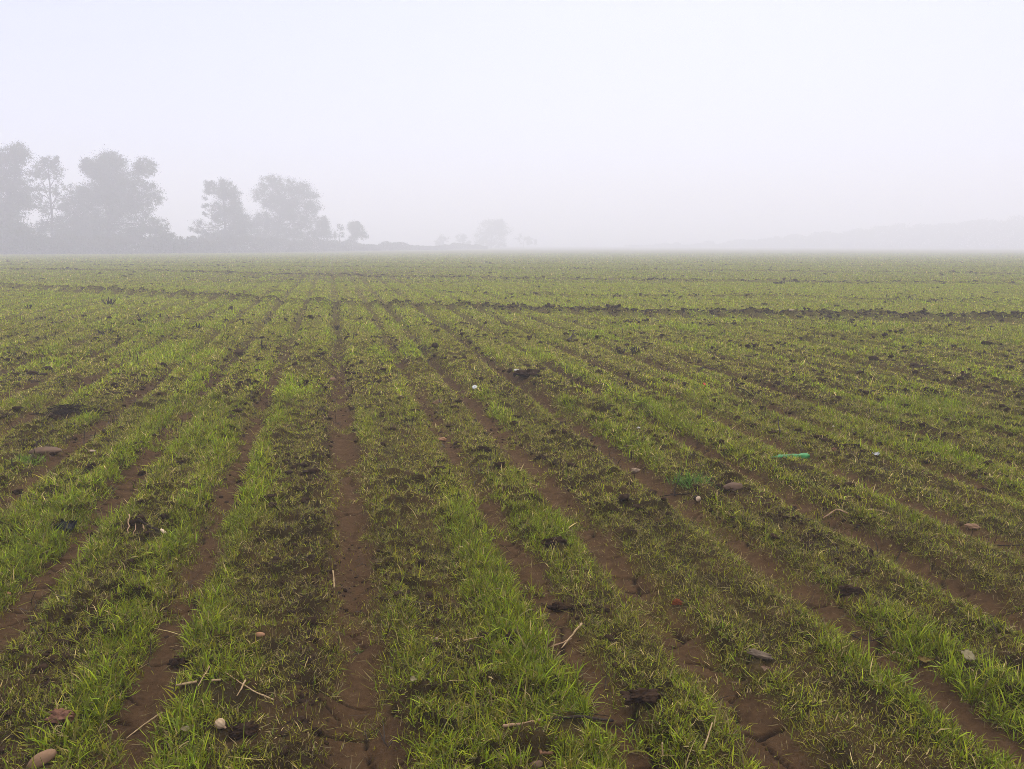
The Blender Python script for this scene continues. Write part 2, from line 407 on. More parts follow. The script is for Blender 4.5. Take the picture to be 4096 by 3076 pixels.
GREEN = np.array([.158, .228, .007]); LIME = np.array([.265, .262, .009]); OLIVE = np.array([.235, .205, .015]); STRAW = np.array([.38, .285, .11]); DULL = np.array([.085, .078, .012])
def palette(lush, n):
    a = RNG.random(n); b = RNG.random(n)
    c = np.where((a < .25 + .6 * lush)[:, None], GREEN + (LIME - GREEN) * (b * (1.1 - .5 * lush))[:, None], OLIVE + (DULL - OLIVE) * b[:, None])
    s = RNG.random(n) < .16 * (1 - .75 * lush)
    c = np.where(s[:, None], STRAW * (.6 + .6 * b)[:, None], c)
    return c * RNG.uniform(.55, 1.6, n)[:, None]
def scatter(y0, y1, rho, margin=1.35):
    A = (y1 - y0) * (y0 + y1) / 2 * 2 * (.667 * 1.08) + (y1 - y0) * 2 * margin
    n = int(A * rho)
    t = RNG.random(n)
    y = np.sqrt(y0 * y0 + t * (y1 * y1 - y0 * y0))
    x = RNG.uniform(-1, 1, n) * (.72 * y + margin)
    return x, y
grass = Pile()
# grass pressed down where things lie (photograph pixels: middle, width)
CLEAR = []
for px, py, wd in [(2040, 2920, 70), (2090, 2915, 70), (2140, 2925, 80), (2165, 2970, 60), (2205, 3020, 50), (2230, 2895, 90), (2310, 2892, 90), (2390, 2892, 90), (2440, 2895, 60), (2290, 2868, 60),
                   (740, 2755, 90), (820, 2720, 70), (870, 2750, 110), (950, 2775, 110), (1030, 2790, 90), (1090, 2810, 60), (975, 2925, 130), (883, 2915, 62), (752, 2940, 70), (165, 3040, 140), (246, 2880, 120),
                   (259, 2795, 50), (715, 2660, 110), (1039, 2545, 50), (580, 2905, 60), (540, 2940, 50), (620, 2880, 50), (2035, 2570, 50), (2236, 2440, 90), (2564, 2795, 170), (3036, 2640, 110), (3698, 2665, 75), (3866, 2660, 60),
                   (2290, 2555, 70), (2260, 2590, 60), (2217, 2180, 100), (2934, 1958, 90), (173, 1812, 120), (275, 2130, 80), (578, 2110, 110), (640, 2135, 60), (2544, 1890, 50), (3190, 1860, 90),
                   (2788, 2010, 40), (2700, 1985, 60), (3892, 2122, 60), (272, 1650, 190), (366, 1885, 44), (1746, 2595, 60), (2709, 2422, 48), (3404, 2370, 90), (2111, 1530, 120), (1895, 2570, 50), (3470, 2575, 80)]:
    q = spot(px, py); CLEAR.append((q.x, q.y - .035, wd * px_size(q) / 2 * 1.2 + .012))
def clear(x, y):
    k = np.ones(len(x), bool)
    for cx, cy, r in CLEAR: k &= (((x - cx) / r)**2 + ((y - cy) / (r * .8 + .01))**2 > 1) | (RNG.random(len(x)) < .07)
    return k
# a low dull cover of short blades, and taller bright tufts standing in it
def tufts(y0, y1, rho, kmax, Lm, Wm, nseg, tall=False):
    x, y = scatter(y0, y1, rho); ve, lu = veg(x, y)
    if tall:
        cl = sst(.46, .66, fbm(x * 3.2 + 40, y * 3.2, 78, 3))
        pr = ve * (.22 + .45 * lu * cl + .4 * lu)
        lu = np.clip(lu * (.55 + .6 * cl), 0, 1)
    else: pr = ve
    k = RNG.random(len(x)) < pr
    if y0 < 10: k &= clear(x, y)
    x, y, ve, lu = x[k], y[k], ve[k], lu[k]
    vig = (.65 + .55 * lu + .3 * RNG.random(len(x))) if tall else (.55 + .4 * lu + .35 * RNG.random(len(x)))
    nb = (RNG.integers(3, kmax, len(x)) * (.6 + .5 * lu)).astype(int) + 1
    i = np.repeat(np.arange(len(x)), nb); n = len(i)
    r = RNG.normal(0, .012 + .006 * y0 / 3, n); a = RNG.uniform(0, 2 * np.pi, n)
    bx = x[i] + r * np.sin(a); by = y[i] + r * np.cos(a); bz = height(bx, by) - .004
    flat = RNG.random(n) < (.45 - .25 * lu[i])
    lean = np.where(flat, RNG.uniform(.8, 1.45, n), np.abs(RNG.normal(.38, .3, n)))
    curve = np.where(flat, RNG.normal(.1, .3, n), RNG.uniform(.1, 1.3, n))
    L = Lm * vig[i] * RNG.lognormal(0, .38, n); W = Wm * RNG.uniform(.6, 1.4, n) * np.clip(vig[i], .6, 1.3)
    lc = lu[i] if tall else .12 + lu[i] * .6
    tone = RNG.uniform(.5, 1.35, len(x))[i][:, None]
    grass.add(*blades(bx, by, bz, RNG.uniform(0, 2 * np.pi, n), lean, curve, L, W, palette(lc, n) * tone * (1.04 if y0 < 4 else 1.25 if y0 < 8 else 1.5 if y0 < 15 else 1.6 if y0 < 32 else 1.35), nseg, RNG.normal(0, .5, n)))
    return n
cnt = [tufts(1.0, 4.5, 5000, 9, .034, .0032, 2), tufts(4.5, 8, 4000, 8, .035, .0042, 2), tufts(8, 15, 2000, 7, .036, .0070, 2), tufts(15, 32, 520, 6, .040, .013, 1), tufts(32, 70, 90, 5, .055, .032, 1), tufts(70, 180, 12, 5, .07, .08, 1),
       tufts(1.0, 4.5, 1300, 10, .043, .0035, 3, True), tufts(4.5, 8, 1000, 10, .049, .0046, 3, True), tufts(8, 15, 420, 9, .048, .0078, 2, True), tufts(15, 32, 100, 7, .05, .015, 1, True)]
print('blades', cnt)
g = grass.build('grass', m_grass); g['kind'] = 'stuff'; g['label'] = 'young green grass coming up in bands between bare furrows'

# short dry stubs and litter lying on bare soil
stub = Pile()
def stubs(y0, y1, rho, Wm, nseg):
    x, y = scatter(y0, y1, rho); ve, lu = veg(x, y)
    u, v, d, fw, fd, j = rows(x, y)
    k = RNG.random(len(x)) < (.35 + .5 * fbm(x * 2.5, y * 2.5, 90, 2)) * (1 - .4 * lu) * (.35 + .65 * sst(.01, fw, np.abs(d)))
    x, y = x[k], y[k]; n = len(x); z = height(x, y) - .003
    lying = RNG.random(n) < .3
    lean = np.where(lying, RNG.uniform(1.2, 1.55, n), np.abs(RNG.normal(.3, .25, n)))
    L = np.where(lying, RNG.uniform(.02, .08, n), RNG.uniform(.012, .035, n))
    b = RNG.random(n)[:, None]
    col = np.where(RNG.random(n)[:, None] < .55, STRAW * (.3 + .5 * b), OLIVE * (.6 + .6 * b))
    stub.add(*blades(x, y, z, RNG.uniform(0, 2 * np.pi, n), lean, RNG.normal(.2, .5, n), L, Wm * RNG.uniform(.6, 1.3, n), col, nseg))
stubs(1.0, 4.5, 4200, .0026, 2); stubs(4.5, 8, 2200, .0038, 1); stubs(8, 16, 600, .0075, 1)
g = stub.build('dry_stubble', m_grass); g['kind'] = 'stuff'; g['label'] = 'short dry stubs and litter on the bare soil'

# dark bits of root and twig turned up along the furrows
lit = Pile()
for y0, y1, rho, W0 in ((1.2, 4.5, 14, .004), (4.5, 9, 26, .0065), (9, 18, 15, .011), (18, 34, 3, .018)):
    x, y = scatter(y0, y1, rho); u, v, d, fw, fd, j = rows(x, y)
    pr = (.25 + .75 * np.exp(-((np.abs(d) - .10) / .10)**2)) * sst(.44, .62, fbm(x * 1.3 + 8, y * 1.3, 97, 3)) * (1.3 - .6 * sst(-1, 5, x))
    k = RNG.random(len(x)) < pr; x, y = x[k], y[k]
    m_ = RNG.integers(2, 6, len(x)); i = np.repeat(np.arange(len(x)), m_); n = len(i)
    bx = x[i] + RNG.normal(0, .05, n); by = y[i] + RNG.normal(0, .05, n)
    col = np.array([.030, .020, .012]) * RNG.uniform(.5, 2.2, n)[:, None]
    lit.add(*blades(bx, by, height(bx, by) + .004, RNG.uniform(0, 6.28, n), RNG.uniform(.3, 1.5, n), RNG.normal(.3, .8, n), RNG.uniform(.04, .14, n), W0 * RNG.uniform(.6, 1.5, n), col, 3, RNG.normal(0, 1.2, n)))
g = lit.build('root_litter', m_grass); g['kind'] = 'stuff'; g['label'] = 'dark broken roots and twigs turned up along the furrows'

# crumbs of earth: thousands of small dark lumps
def crumbs():
    bm = bmesh.new(); bmesh.ops.create_icosphere(bm, subdivisions=2, radius=1)
    bv = np.array([v.co for v in bm.verts]); bf = np.array([[v.index for v in f.verts] for f in bm.faces]); bm.free()
    V = []; T = []; off = 0
    def put(x, y, s, sink=.4):
        nonlocal off
        n = len(x)
        if n == 0: return
        z = height(x, y)
        dirs = RNG.normal(0, 1, (n, 6, 3)); dirs /= np.linalg.norm(dirs, axis=2, keepdims=True)
        k = 1 + np.einsum('vd,nkd->nvk', bv, dirs).clip(-.2, 1).max(2) * .45 + RNG.normal(0, .20, (n, len(bv)))
        P = bv[None] * k[..., None] * s[:, None, None] * RNG.uniform(.5, 1.5, (n, 1, 3)) * np.array([1, 1, .6])
        a = RNG.uniform(0, 6.28, n); ca, sa = np.cos(a)[:, None], np.sin(a)[:, None]
        X = P[..., 0] * ca - P[..., 1] * sa + x[:, None]; Y = P[..., 0] * sa + P[..., 1] * ca + y[:, None]
        Z = P[..., 2] + (z + s * (.5 - sink))[:, None]
        V.append(np.stack([X, Y, Z], -1).reshape(-1, 3)); T.append((np.arange(n) * len(bv))[:, None, None] + bf[None] + off); off += n * len(bv)
    def ring(y0, y1, rho, s0, s1, p=.5):
        x, y = scatter(y0, y1, rho); u, v, d, fw, fd, j = rows(x, y)
        pr = sst(.42, .68, fbm(x * 1.1 + 5, y * 1.1, 80, 3)) * (.4 + .6 * sst(fw * .5, fw + .1, np.abs(d)))
        pr = pr + .6 * np.exp(-((u - FUR_MID + .19) / .09)**2) * (1 - sst(9, 14, v))
        pr = pr + sst(4, 8, y) * (1 - sst(15, 22, y)) * np.exp(-((np.abs(d) - .10) / .07)**2) * sst(.4, .6, fbm(u * 1.5, v * .5, 81, 2)) * 1.2
        k = RNG.random(len(x)) < pr; x, y = x[k], y[k]
        fl = .55 + .45 * sst(fw * .5, fw + .1, np.abs(d))[k]; put(x, y, s0 + (s1 * fl - s0) * RNG.random(len(x))**3)
    ring(1.0, 4.5, 900, .002, .016); ring(4.5, 9, 190, .004, .028); ring(9, 17, 62, .008, .040); ring(17, 34, 9.0, .016, .045); ring(34, 80, 1.2, .03, .08)
    for B, n, s, wd in ((BANK, 9000, .033, .24), (CROSS[0][0], 1300, .07, .6), (CROSS[1][0], 600, .08, .9), (CROSS[2][0], 300, .09, 1.2), (CROSS[3][0], 500, .05, .5)):
        X, Y = B; x = RNG.uniform(X[0], X[-1], n); y = np.interp(x, X, Y) + RNG.normal(0, wd, n)
        wx_ = .6 + .4 * sst(-6, 3, x) if B is BANK else 1.
        put(x, y, s * wx_ * (.25 + .75 * RNG.random(n)**2.5))
    o = mesh_np('soil_crumbs', np.concatenate(V), tris=np.concatenate(T).reshape(-1, 3), m=m_clod)
    o['kind'] = 'stuff'; o['label'] = 'dark crumbs and small clods of turned earth'
crumbs()

# ------------------------------------------------------------------ things lying on the field
def place_lump(name, px, py, wpx, hpx, m, label, cat, rough=.25, freq=1.4, sub=4, rot=None, group=None, tilt=0, facet=0, sink=.3):
    """px, py: middle of the lump in the photograph; wpx, hpx: its size there"""
    p = spot(px, py + hpx * .35); k = px_size(p)
    sx = wpx * k / 2; el = math.atan2(CAM_H, p.y)
    sz = hpx * k / 2 * .8; sy = max(.55 * sx, sz)
    seed = int(px * 7 + py) % 97
    o = bm_obj(name, lump(sub, (sx, sy, sz), rough, seed, freq, facet=facet), m)
    o.location = p + Vector((0, sy * .3, sz * (1 - 2 * sink) * .8)); o.rotation_euler = (0, tilt, R(seed * 3.7) % .6 - .3 if rot is None else rot)
    return tag(o, label, cat, group)
def place_stick(name, pts, w0, w1, m, label, cat, lift=None, seg=7, amp=.02, group=None, parent=None, n=6):
    """pts: photograph pixels along the stick; w: thickness in pixels at both ends; lift: height above the soil in px at each point"""
    rr = random.Random(int(pts[0][0] * 3 + pts[0][1]))
    lift = lift or [0] * len(pts)
    P = []
    y0 = spot(*pts[0]); k = px_size(y0)
    for (a, b), l in zip(pts, lift):
        q = spot(a, b + l); q.z += l * k + w0 * k * .4 + .006; P.append(q)
    path = [P[0]]
    for a, b in zip(P, P[1:]): path += wob(a, b, n, amp, rr)[1:]
    org = P[0].copy() if parent is None else parent.location.copy()
    N = len(path)
    bm = bmesh.new(); tube(bm, [q - org for q in path], [(w0 + (w1 - w0) * i / (N - 1)) * k / 2 * rr.uniform(.85, 1.15) for i in range(N)], seg)
    o = bm_obj(name, bm, m, parent=parent)
    if parent is None:
        o.location = org; tag(o, label, cat, group)
    return o

# stones
ST = 'stones lying on the field'
place_lump('stone', 165, 3028, 122, 84, m_stone, 'smooth oval brown stone in the bottom left corner', 'stone', .10, .8, rot=.5, tilt=-.35, group=ST, sink=.2)
place_lump('stone', 173, 1791, 125, 48, m_stone_dk, 'long smooth brown stone above a bright grass tuft at the left edge', 'stone', .12, .8, group=ST, sink=.2)
place_lump('stone', 14, 2343, 46, 30, m_stone_or, 'orange brown stone cut off by the left edge of the photo', 'stone', .12, 1, group=ST, sink=.2)
place_lump('stone', 2934, 1941, 84, 46, m_stone_dk, 'rounded dark brown stone in the grass below the green bottle', 'stone', .14, .9, group=ST, sink=.2)
place_lump('stone', 2544, 1878, 44, 30, m_stone_pale, 'angular pale stone in the furrow left of the rounded dark brown stone', 'stone', .3, 1.2, group=ST, facet=1, sink=.2)
place_lump('stone', 1750, 1606, 42, 34, m_stone, 'blocky brown stone beside an upper furrow near the middle', 'stone', .3, 1.2, group=ST, facet=1, sink=.2)
place_lump('stone', 1766, 1755, 46, 24, m_stone_or, 'flat tan stone in a furrow right of the bare middle furrow', 'stone', .25, 1.2, group=ST, facet=1, sink=.2)
place_lump('stone', 1329, 1516, 30, 30, m_stone, 'round brown stone at the upper end of the bare middle furrow', 'stone', .2, 1.1, group=ST, sink=.2)
place_lump('stone', 366, 1813, 42, 12, m_stone_pale, 'thin flat pale stone right of the long smooth brown stone', 'stone', .15, 1.1, group=ST, sink=.2)
place_lump('stone', 2148, 3052, 60, 50, m_stone_dk, 'dark round stone at the bottom edge under the forked bark stick', 'stone', .15, .9, group=ST, sink=.3)
place_lump('stone', 3168, 1255, 38, 20, m_stone_pale, 'pale stone lying on the dark earth bank', 'stone', .2, 1.2, group=ST, sink=.15)
place_lump('stone', 3892, 2108, 62, 34, m_stone, 'wedge shaped brown stone in a furrow near the right edge', 'stone', .25, 1.0, group=ST, facet=1, sink=.2)
place_lump('pebble', 1039, 2536, 46, 30, m_stone_or, 'egg shaped tan pebble beside dry straw left of the middle furrow', 'pebble', .08, .8, sub=3, sink=.15)
place_lump('pebble', 2067, 1490, 26, 16, m_stone_white, 'white pebble at the top of a dark scraped hollow', 'pebble', .12, 1, sub=3, sink=.1)
place_lump('pebble', 1746, 2560, 18, 22, m_stone_pale, 'small pinkish pebble on top of a dark clod right of the middle furrow', 'pebble', .15, 1, sub=3, sink=-.3)
place_lump('pebble', 3332, 1719, 12, 10, m_stone_white, 'tiny bright white chip above the green bottle', 'pebble', .2, 1, sub=2, sink=-.2)
place_lump('pebble', 2554, 1712, 17, 12, m_stone_white, 'white speck in the grass left of the red scrap', 'pebble', .2, 1, sub=2, sink=-.2)
place_lump('pebble', 2603, 1645, 13, 10, m_stone_pale, 'pale speck in a furrow above the white speck', 'pebble', .2, 1, sub=2, sink=-.2)

# clods
CL = 'large clods of earth'
for px, py, wx, hx, m, lab in [
    (246, 2852, 112, 84, m_clod_red, 'big reddish brown clod near the bottom left corner'),
    (259, 2780, 44, 34, m_clod, 'small dull clod just above the big reddish clod'),
    (715, 2640, 92, 62, m_clod, 'dark clod with a bark strip lying across it, lower left'),
    (975, 2912, 130, 84, m_clod, 'dark crumbly mound of earth beside the pale dry bulb'),
    (1746, 2578, 56, 48, m_clod, 'dark clod carrying a small pinkish pebble'),
    (2035, 2546, 52, 74, m_clod, 'tall dark clod in the grass left of the split straw'),
    (2236, 2421, 86, 56, m_clod, 'round dark clod with a light green tuft at its left'),
    (2564, 2776, 186, 62, m_clod, 'widest dark clod, long and low above the cracked furrow'),
    (2709, 2407, 44, 38, m_clod_rust, 'rust red clod at the edge of a bare furrow'),
    (3404, 2351, 96, 46, m_clod, 'dark clod under lush grass in the right foreground'),
    (366, 1862, 40, 56, m_clod, 'upright pointed dark clod below the thin flat pale stone'),
    (72, 1962, 46, 36, m_clod, 'black clod near the left edge below the long brown stone'),
    (193, 1992, 40, 42, m_clod, 'dark clod standing between left edge and bare furrow'),
    (573, 1888, 44, 36, m_clod, 'dark clod sitting in the second bare furrow from the left'),
    (809, 2022, 58, 26, m_clod, 'low dark clod left of a short bare patch'),
    (713, 1842, 52, 26, m_clod, 'low dark clod in olive grass left of the middle furrow'),
    (371, 2135, 50, 40, m_clod, 'dark clod right of the black plastic scrap'),
    (2332, 1926, 56, 40, m_clod, 'dark clod left of the angular pale stone'),
    (2164, 1837, 60, 36, m_clod, 'dark clod at the head of a bare brown patch'),
    (2217, 2160, 100, 54, m_clod, 'broad dark clod beneath the brightest grass tuft'),
    (1934, 1792, 62, 36, m_clod, 'dark clod right of the flat tan stone'),
    (2061, 1664, 56, 36, m_clod, 'black clod in grass below the white bottle cap'),
    (3337, 1798, 34, 32, m_clod_red, 'small reddish clod right of the green bottle'),
    (3431, 1780, 36, 30, m_clod, 'black clod right of the small reddish clod'),
    (3704, 1813, 62, 30, m_clod, 'wide black clod right of the white plastic scrap'),
    (3377, 2368, 70, 34, m_clod, 'flat dark clod in front of the clod under lush grass'),
    (3937, 1959, 60, 34, m_clod, 'dark clod near the right edge, left of another'),
    (4055, 1961, 56, 28, m_clod, 'dark clod touching the right edge of the photo'),
    (1240, 1266, 30, 34, m_clod, 'pointed clod standing just before the earth bank'),
    (2111, 1520, 110, 50, m_clod, 'dark scraped heap of earth below the white pebble'),
    (955, 1412, 50, 36, m_clod, 'dark clod with twigs, upper left of the middle furrow'),
    (650, 1455, 36, 26, m_clod, 'dark clod in the upper left grass'),
    (3060, 1215, 40, 18, m_clod, 'brown clod rising from the dark earth bank'),
    (3690, 1470, 70, 30, m_clod, 'dark clod heap in the brown right hand rows'),
]:
    place_lump('earth_clod', px, py, wx, hx, m, lab, 'clod', .42, 2.2, group=CL, facet=1, sink=.3)

# sticks, straws and roots
SK = 'sticks and straws'
root = empty('forked_stick', spot(2124, 2905))
tag(root, 'forked bark stick with one pale and one rusty arm at the bottom', 'stick', SK)
place_stick('branch', [(2012, 2914), (2085, 2908), (2166, 2888)], 15, 13, m_bark_pale, '', '', [4, 6, 8], parent=root)
place_stick('branch', [(2124, 2915), (2165, 2965), (2213, 3022)], 11, 15, m_bark_rust, '', '', [6, 5, 2], parent=root)
place_stick('stick', [(2166, 2893), (2300, 2886), (2455, 2892)], 15, 11, m_bark_dark, 'thick black stick lying right of the forked bark stick', 'stick', [8, 5, 3], group=SK)
place_stick('stick', [(2190, 2873), (2294, 2856), (2438, 2873)], 6, 3.5, m_bark_dark, 'thin black twig arching over the thick black stick', 'stick', [6, 14, 3], group=SK)
place_stick('stick', [(651, 2856), (580, 2905), (506, 2963)], 9, 4, m_straw, 'straight pale straw pointing up right near the lower left', 'straw', [5, 3, 1], group=SK, amp=.008)
place_stick('stick', [(707, 2751), (745, 2743), (787, 2735)], 12, 10, m_straw, 'stout pale stalk at the left end of the straw litter', 'straw', [4, 6, 6], group=SK)
place_stick('stick', [(840, 2667), (815, 2712), (792, 2753)], 5, 5, m_straw, 'thin straw leaning up out of the straw litter', 'straw', [14, 8, 2], group=SK, amp=.01)
place_stick('stick', [(845, 2730), (883, 2727)], 10, 9, m_straw, 'short blunt stalk in the middle of the straw litter', 'straw', [6, 7], group=SK)
place_stick('stick', [(900, 2690), (960, 2735), (1020, 2772), (1095, 2805)], 4, 6, m_straw, 'long slanting straw across the straw litter', 'straw', [8, 8, 6, 4], group=SK, amp=.008)
place_stick('stick', [(983, 2735), (965, 2765), (948, 2792)], 9, 4, m_straw, 'straw crossing the long slanting straw', 'straw', [14, 9, 5], group=SK, amp=.012)
place_stick('stick', [(1333, 2285), (1336, 2320), (1338, 2358)], 6, 7, m_straw, 'upright pale straw on the left edge of the middle furrow', 'straw', [30, 16, 2], group=SK, amp=.01)
place_stick('stick', [(1855, 2569), (1895, 2560), (1937, 2545)], 7, 4, m_straw, 'pale dry stalk left of the tall dark clod', 'straw', [4, 6, 8], group=SK)
place_stick('stick', [(2326, 2500), (2285, 2552), (2247, 2599)], 10, 5, m_straw, 'split tan straw left of the cracked furrow', 'straw', [14, 8, 3], group=SK, amp=.015)
place_stick('stick', [(2285, 2560), (2245, 2580), (2205, 2592)], 6, 4, m_bark_pale, 'greyish straw joining the split tan straw', 'straw', [5, 3, 2], group=SK)
place_stick('stick', [(2847, 2893), (2830, 2955), (2812, 3010)], 6, 8, m_straw, 'tall tan straw standing in the bottom grass', 'straw', [40, 20, 2], group=SK, amp=.012)
place_stick('stick', [(2648, 2975), (2650, 3030)], 8, 8, m_straw, 'short tan straw stub left of the tall tan straw', 'straw', [22, 2], group=SK, amp=.012)
place_stick('stick', [(3390, 2535), (3440, 2566), (3485, 2570), (3547, 2556)], 6, 4, m_bark_dark, 'bent black twig across a right hand furrow', 'stick', [2, 2, 3, 6], group=SK)
place_stick('stick', [(3567, 2625), (3575, 2612), (3600, 2620), (3615, 2640)], 5, 3, m_bark_pale, 'curled dry root left of the ochre leaf', 'root', [3, 9, 6, 1], group=SK)
place_stick('stick', [(549, 2061), (600, 2096), (660, 2138)], 8, 11, m_bark_dark, 'dark root with a pale broken end under the torn sod', 'root', [14, 8, 3], group=SK)
place_stick('stick', [(645, 2128), (663, 2141)], 11, 12, m_cut, 'pale broken end of the dark root', 'root', [6, 4], group=SK)
for i, (a, b, c, d, lab) in enumerate([(543, 2065, 535, 2120, 'left hanging root of the torn sod'), (560, 2075, 578, 2150, 'right hanging root of the torn sod'), (520, 2085, 490, 2128, 'root curling out left of the torn sod')]):
    place_stick('stick', [(a, b), ((a + c) / 2 + 6, (b + d) / 2), (c, d)], 5, 3, m_bark_pale, lab, 'root', [16, 8, 1], group=SK, amp=.03)
place_stick('stick', [(2698, 1990), (2697, 1965), (2706, 1945), (2724, 1930)], 9, 5, m_bark_dark, 'dark root hooking up out of a furrow left of the wood stub', 'root', [2, 14, 26, 34], group=SK, amp=.02)
place_stick('stick', [(2640, 1990), (2700, 1985), (2788, 1977)], 5, 4, m_bark_dark, 'thin dark twig behind the pale wood stub', 'stick', [4, 4, 4], group=SK)
place_stick('stick', [(1590, 1586), (1612, 1592)], 7, 6, m_straw, 'short orange tan straw above the blocky brown stone', 'straw', [3, 3], group=SK)
place_stick('stick', [(3110, 1670), (3112, 1700), (3122, 1735)], 4, 6, m_bark_dark, 'dark twig sticking up above the green bottle', 'stick', [40, 22, 2], group=SK)
place_stick('stick', [(2945, 1562), (2975, 1582), (3010, 1602)], 5, 4, m_bark_dark, 'dark twig lying below the red scrap', 'stick', [6, 4, 2], group=SK)
place_stick('stick', [(2975, 1445), (3000, 1430), (3032, 1418)], 5, 3, m_bark_dark, 'slanting dark twig in the right hand rows', 'stick', [2, 8, 14], group=SK)
place_stick('stick', [(2788, 1490), (2815, 1472), (2850, 1466), (2900, 1470)], 5, 3, m_bark_dark, 'arched dark twig left of the slanting one', 'stick', [1, 10, 12, 2], group=SK)
place_stick('stick', [(2270, 1362), (2289, 1350), (2302, 1338)], 8, 8, m_bark_dark, 'short black stick below the earth bank near the middle', 'stick', [2, 5, 8], group=SK)
place_stick('stick', [(2205, 1565), (2250, 1562), (2290, 1556)], 5, 3, m_bark_dark, 'dark twig beside the scraped heap', 'stick', [3, 5, 5], group=SK)
place_stick('stick', [(3460, 2045), (3520, 2052), (3560, 2062)], 5, 3, m_straw, 'pale dry root at a furrow in the right middle', 'root', [4, 3, 1], group=SK)
place_stick('stick', [(3292, 2078), (3345, 2068), (3390, 2066)], 6, 6, m_bark_pale, 'tan stalk lying at a furrow edge right of centre', 'stick', [3, 6, 4], group=SK)
place_stick('stick', [(3975, 2187), (4030, 2187), (4092, 2186)], 6, 4, m_bark_dark, 'dark twig across the furrow at the right edge', 'stick', [4, 4, 4], group=SK)

# burnt twig stumps: each one stump with several shoots
TW = 'scrubby dark stumps of old shoots'
def stump(px, py, wpx, hpx, n, label, m=m_bark_dark):
    p = spot(px, py); k = px_size(p); rr = random.Random(int(px + py)); bm = bmesh.new()
    for i in range(n):
        a = rr.uniform(-1, 1); e = Vector((a * wpx * k * .55, rr.uniform(-.4, .4) * wpx * k * .5, hpx * k * rr.uniform(.45, 1.05) * (1 - .35 * abs(a))))
        s = Vector((a * wpx * k * .18, rr.uniform(-.02, .02), -.02))
        path = wob(s, e, 5, .05, rr); r0 = max(.0035, k * 3.2)
        tube(bm, path, [r0 * (1 - .6 * i / 5) for i in range(6)], 5)
        if rr.random() < .6:
            q = path[3]; tube(bm, wob(q, q + Vector((rr.uniform(-.5, .5) * wpx * k * .4, 0, hpx * k * .3)), 3, .06, rr), [r0 * .6, r0 * .5, r0 * .4, r0 * .3], 5)
    o = bm_obj('dead_shoots', bm, m); o.location = p; tag(o, label, 'stump', TW)
for a in [(437, 1220, 60, 32, 7, 'spreading dead shoots just before the left part of the bank'), (572, 1280, 90, 36, 7, 'widest dead shoots, leaning apart in the upper left grass'),
          (114, 1238, 30, 22, 5, 'small dead shoots near the left edge below the bank'), (430, 1338, 80, 30, 8, 'low dead shoots among clods in the upper left'),
          (589, 1334, 50, 30, 6, 'dead shoots leaning left on an upper left row'), (791, 1318, 40, 40, 7, 'tallest dead shoots on the upper left rows'),
          (1050, 1400, 40, 44, 6, 'dead shoots with one upright stick, left of the middle furrow'), (640, 1265, 34, 24, 4, 'small dead shoots right of the widest ones'),
          (2478, 1420, 46, 42, 9, 'left one of two tufts of burnt upright shoots'), (2542, 1420, 44, 40, 9, 'right one of two tufts of burnt upright shoots'),
          (1000, 1530, 50, 26, 6, 'dead shoots over a dark clod left of the middle furrow'), (1650, 1310, 50, 22, 6, 'dead shoots near the centre below the bank'),
          (1180, 1445, 46, 20, 6, 'flat dead shoots across a furrow in the upper middle'), (3130, 1132, 70, 14, 9, 'pale dead shoots far off beyond the bank at right'),
          (1640, 1690, 60, 30, 7, 'dark dead shoots right of the middle furrow'), (1345, 1320, 40, 24, 5, 'dead shoots at the upper end of the middle furrow')]: stump(*a)

# heap of twigs
p = spot(275, 1650); k = px_size(p); rr = random.Random(5); bm = bmesh.new()
for i in range(110):
    a = rr.gauss(0, 1) * 55 * k; h = max(0, 46 * k * math.exp(-(a / (70 * k))**2) * rr.random())
    yy = rr.gauss(0, 1) * 26 * k
    an = rr.gauss(.25, .5); L = rr.uniform(30, 95) * k
    d = Vector((math.cos(an), rr.uniform(-.5, .5), math.sin(an) * .45)) * L / 2; c = Vector((a, yy, h + .01))
    tube(bm, wob(c - d, c + d, 4, .05, rr), [k * rr.uniform(1.2, 2.6) * (1 - .5 * j / 4) for j in range(5)], 5)
o = bm_obj('twig_heap', bm, m_bark_dark); o.location = p; tag(o, 'low heap of dark dry twigs on the left rows', 'twig heap')
lm = bm_obj('earth', lump(3, (75 * k, 45 * k, 20 * k), .35, 3), m_clod, parent=o, loc=(0, 0, 0))

# the green bottle: crumpled body, shoulder and neck, no cap to be seen
a, b = spot(3230, 1850), spot(3084, 1836); mid = (a + b) / 2; L = (a - b).length
bt = empty('plastic_bottle', mid); tag(bt, 'crumpled green plastic bottle lying half hidden in the grass', 'bottle')
rr = random.Random(2); r0 = .034
def ring_tube(secs, crush):
    bm = bmesh.new(); rings = []
    for s, r in secs:
        rg = []
        for kk in range(20):
            t = 2 * math.pi * kk / 20; f = 1 + crush * mnoise.noise(Vector((s * 30, math.cos(t) * 1.5, math.sin(t) * 1.5)))
            rg.append(bm.verts.new((s, math.cos(t) * r * f, math.sin(t) * r * f * (.85 if crush else 1))))
        rings.append(rg)
    for q, w_ in zip(rings, rings[1:]):
        for kk in range(20): bm.faces.new((q[kk], q[(kk + 1) % 20], w_[(kk + 1) % 20], w_[kk]))
    bm.faces.new(rings[0][::-1]); bm.faces.new(rings[-1]); return bm
x1, x0 = L / 2, -L / 2
body = [(x1, r0 * .80), (x1 - .004, r0 * .95)] + [(x1 - .012 - i * (L * .72 / 14), r0 * (1 if i % 3 else .94)) for i in range(15)]
body += [(x0 + L * .20, r0 * .85), (x0 + L * .14, r0 * .6), (x0 + L * .09, r0 * .42)]
ob = bm_obj('body', ring_tube(body, .3), m_pet, parent=bt)
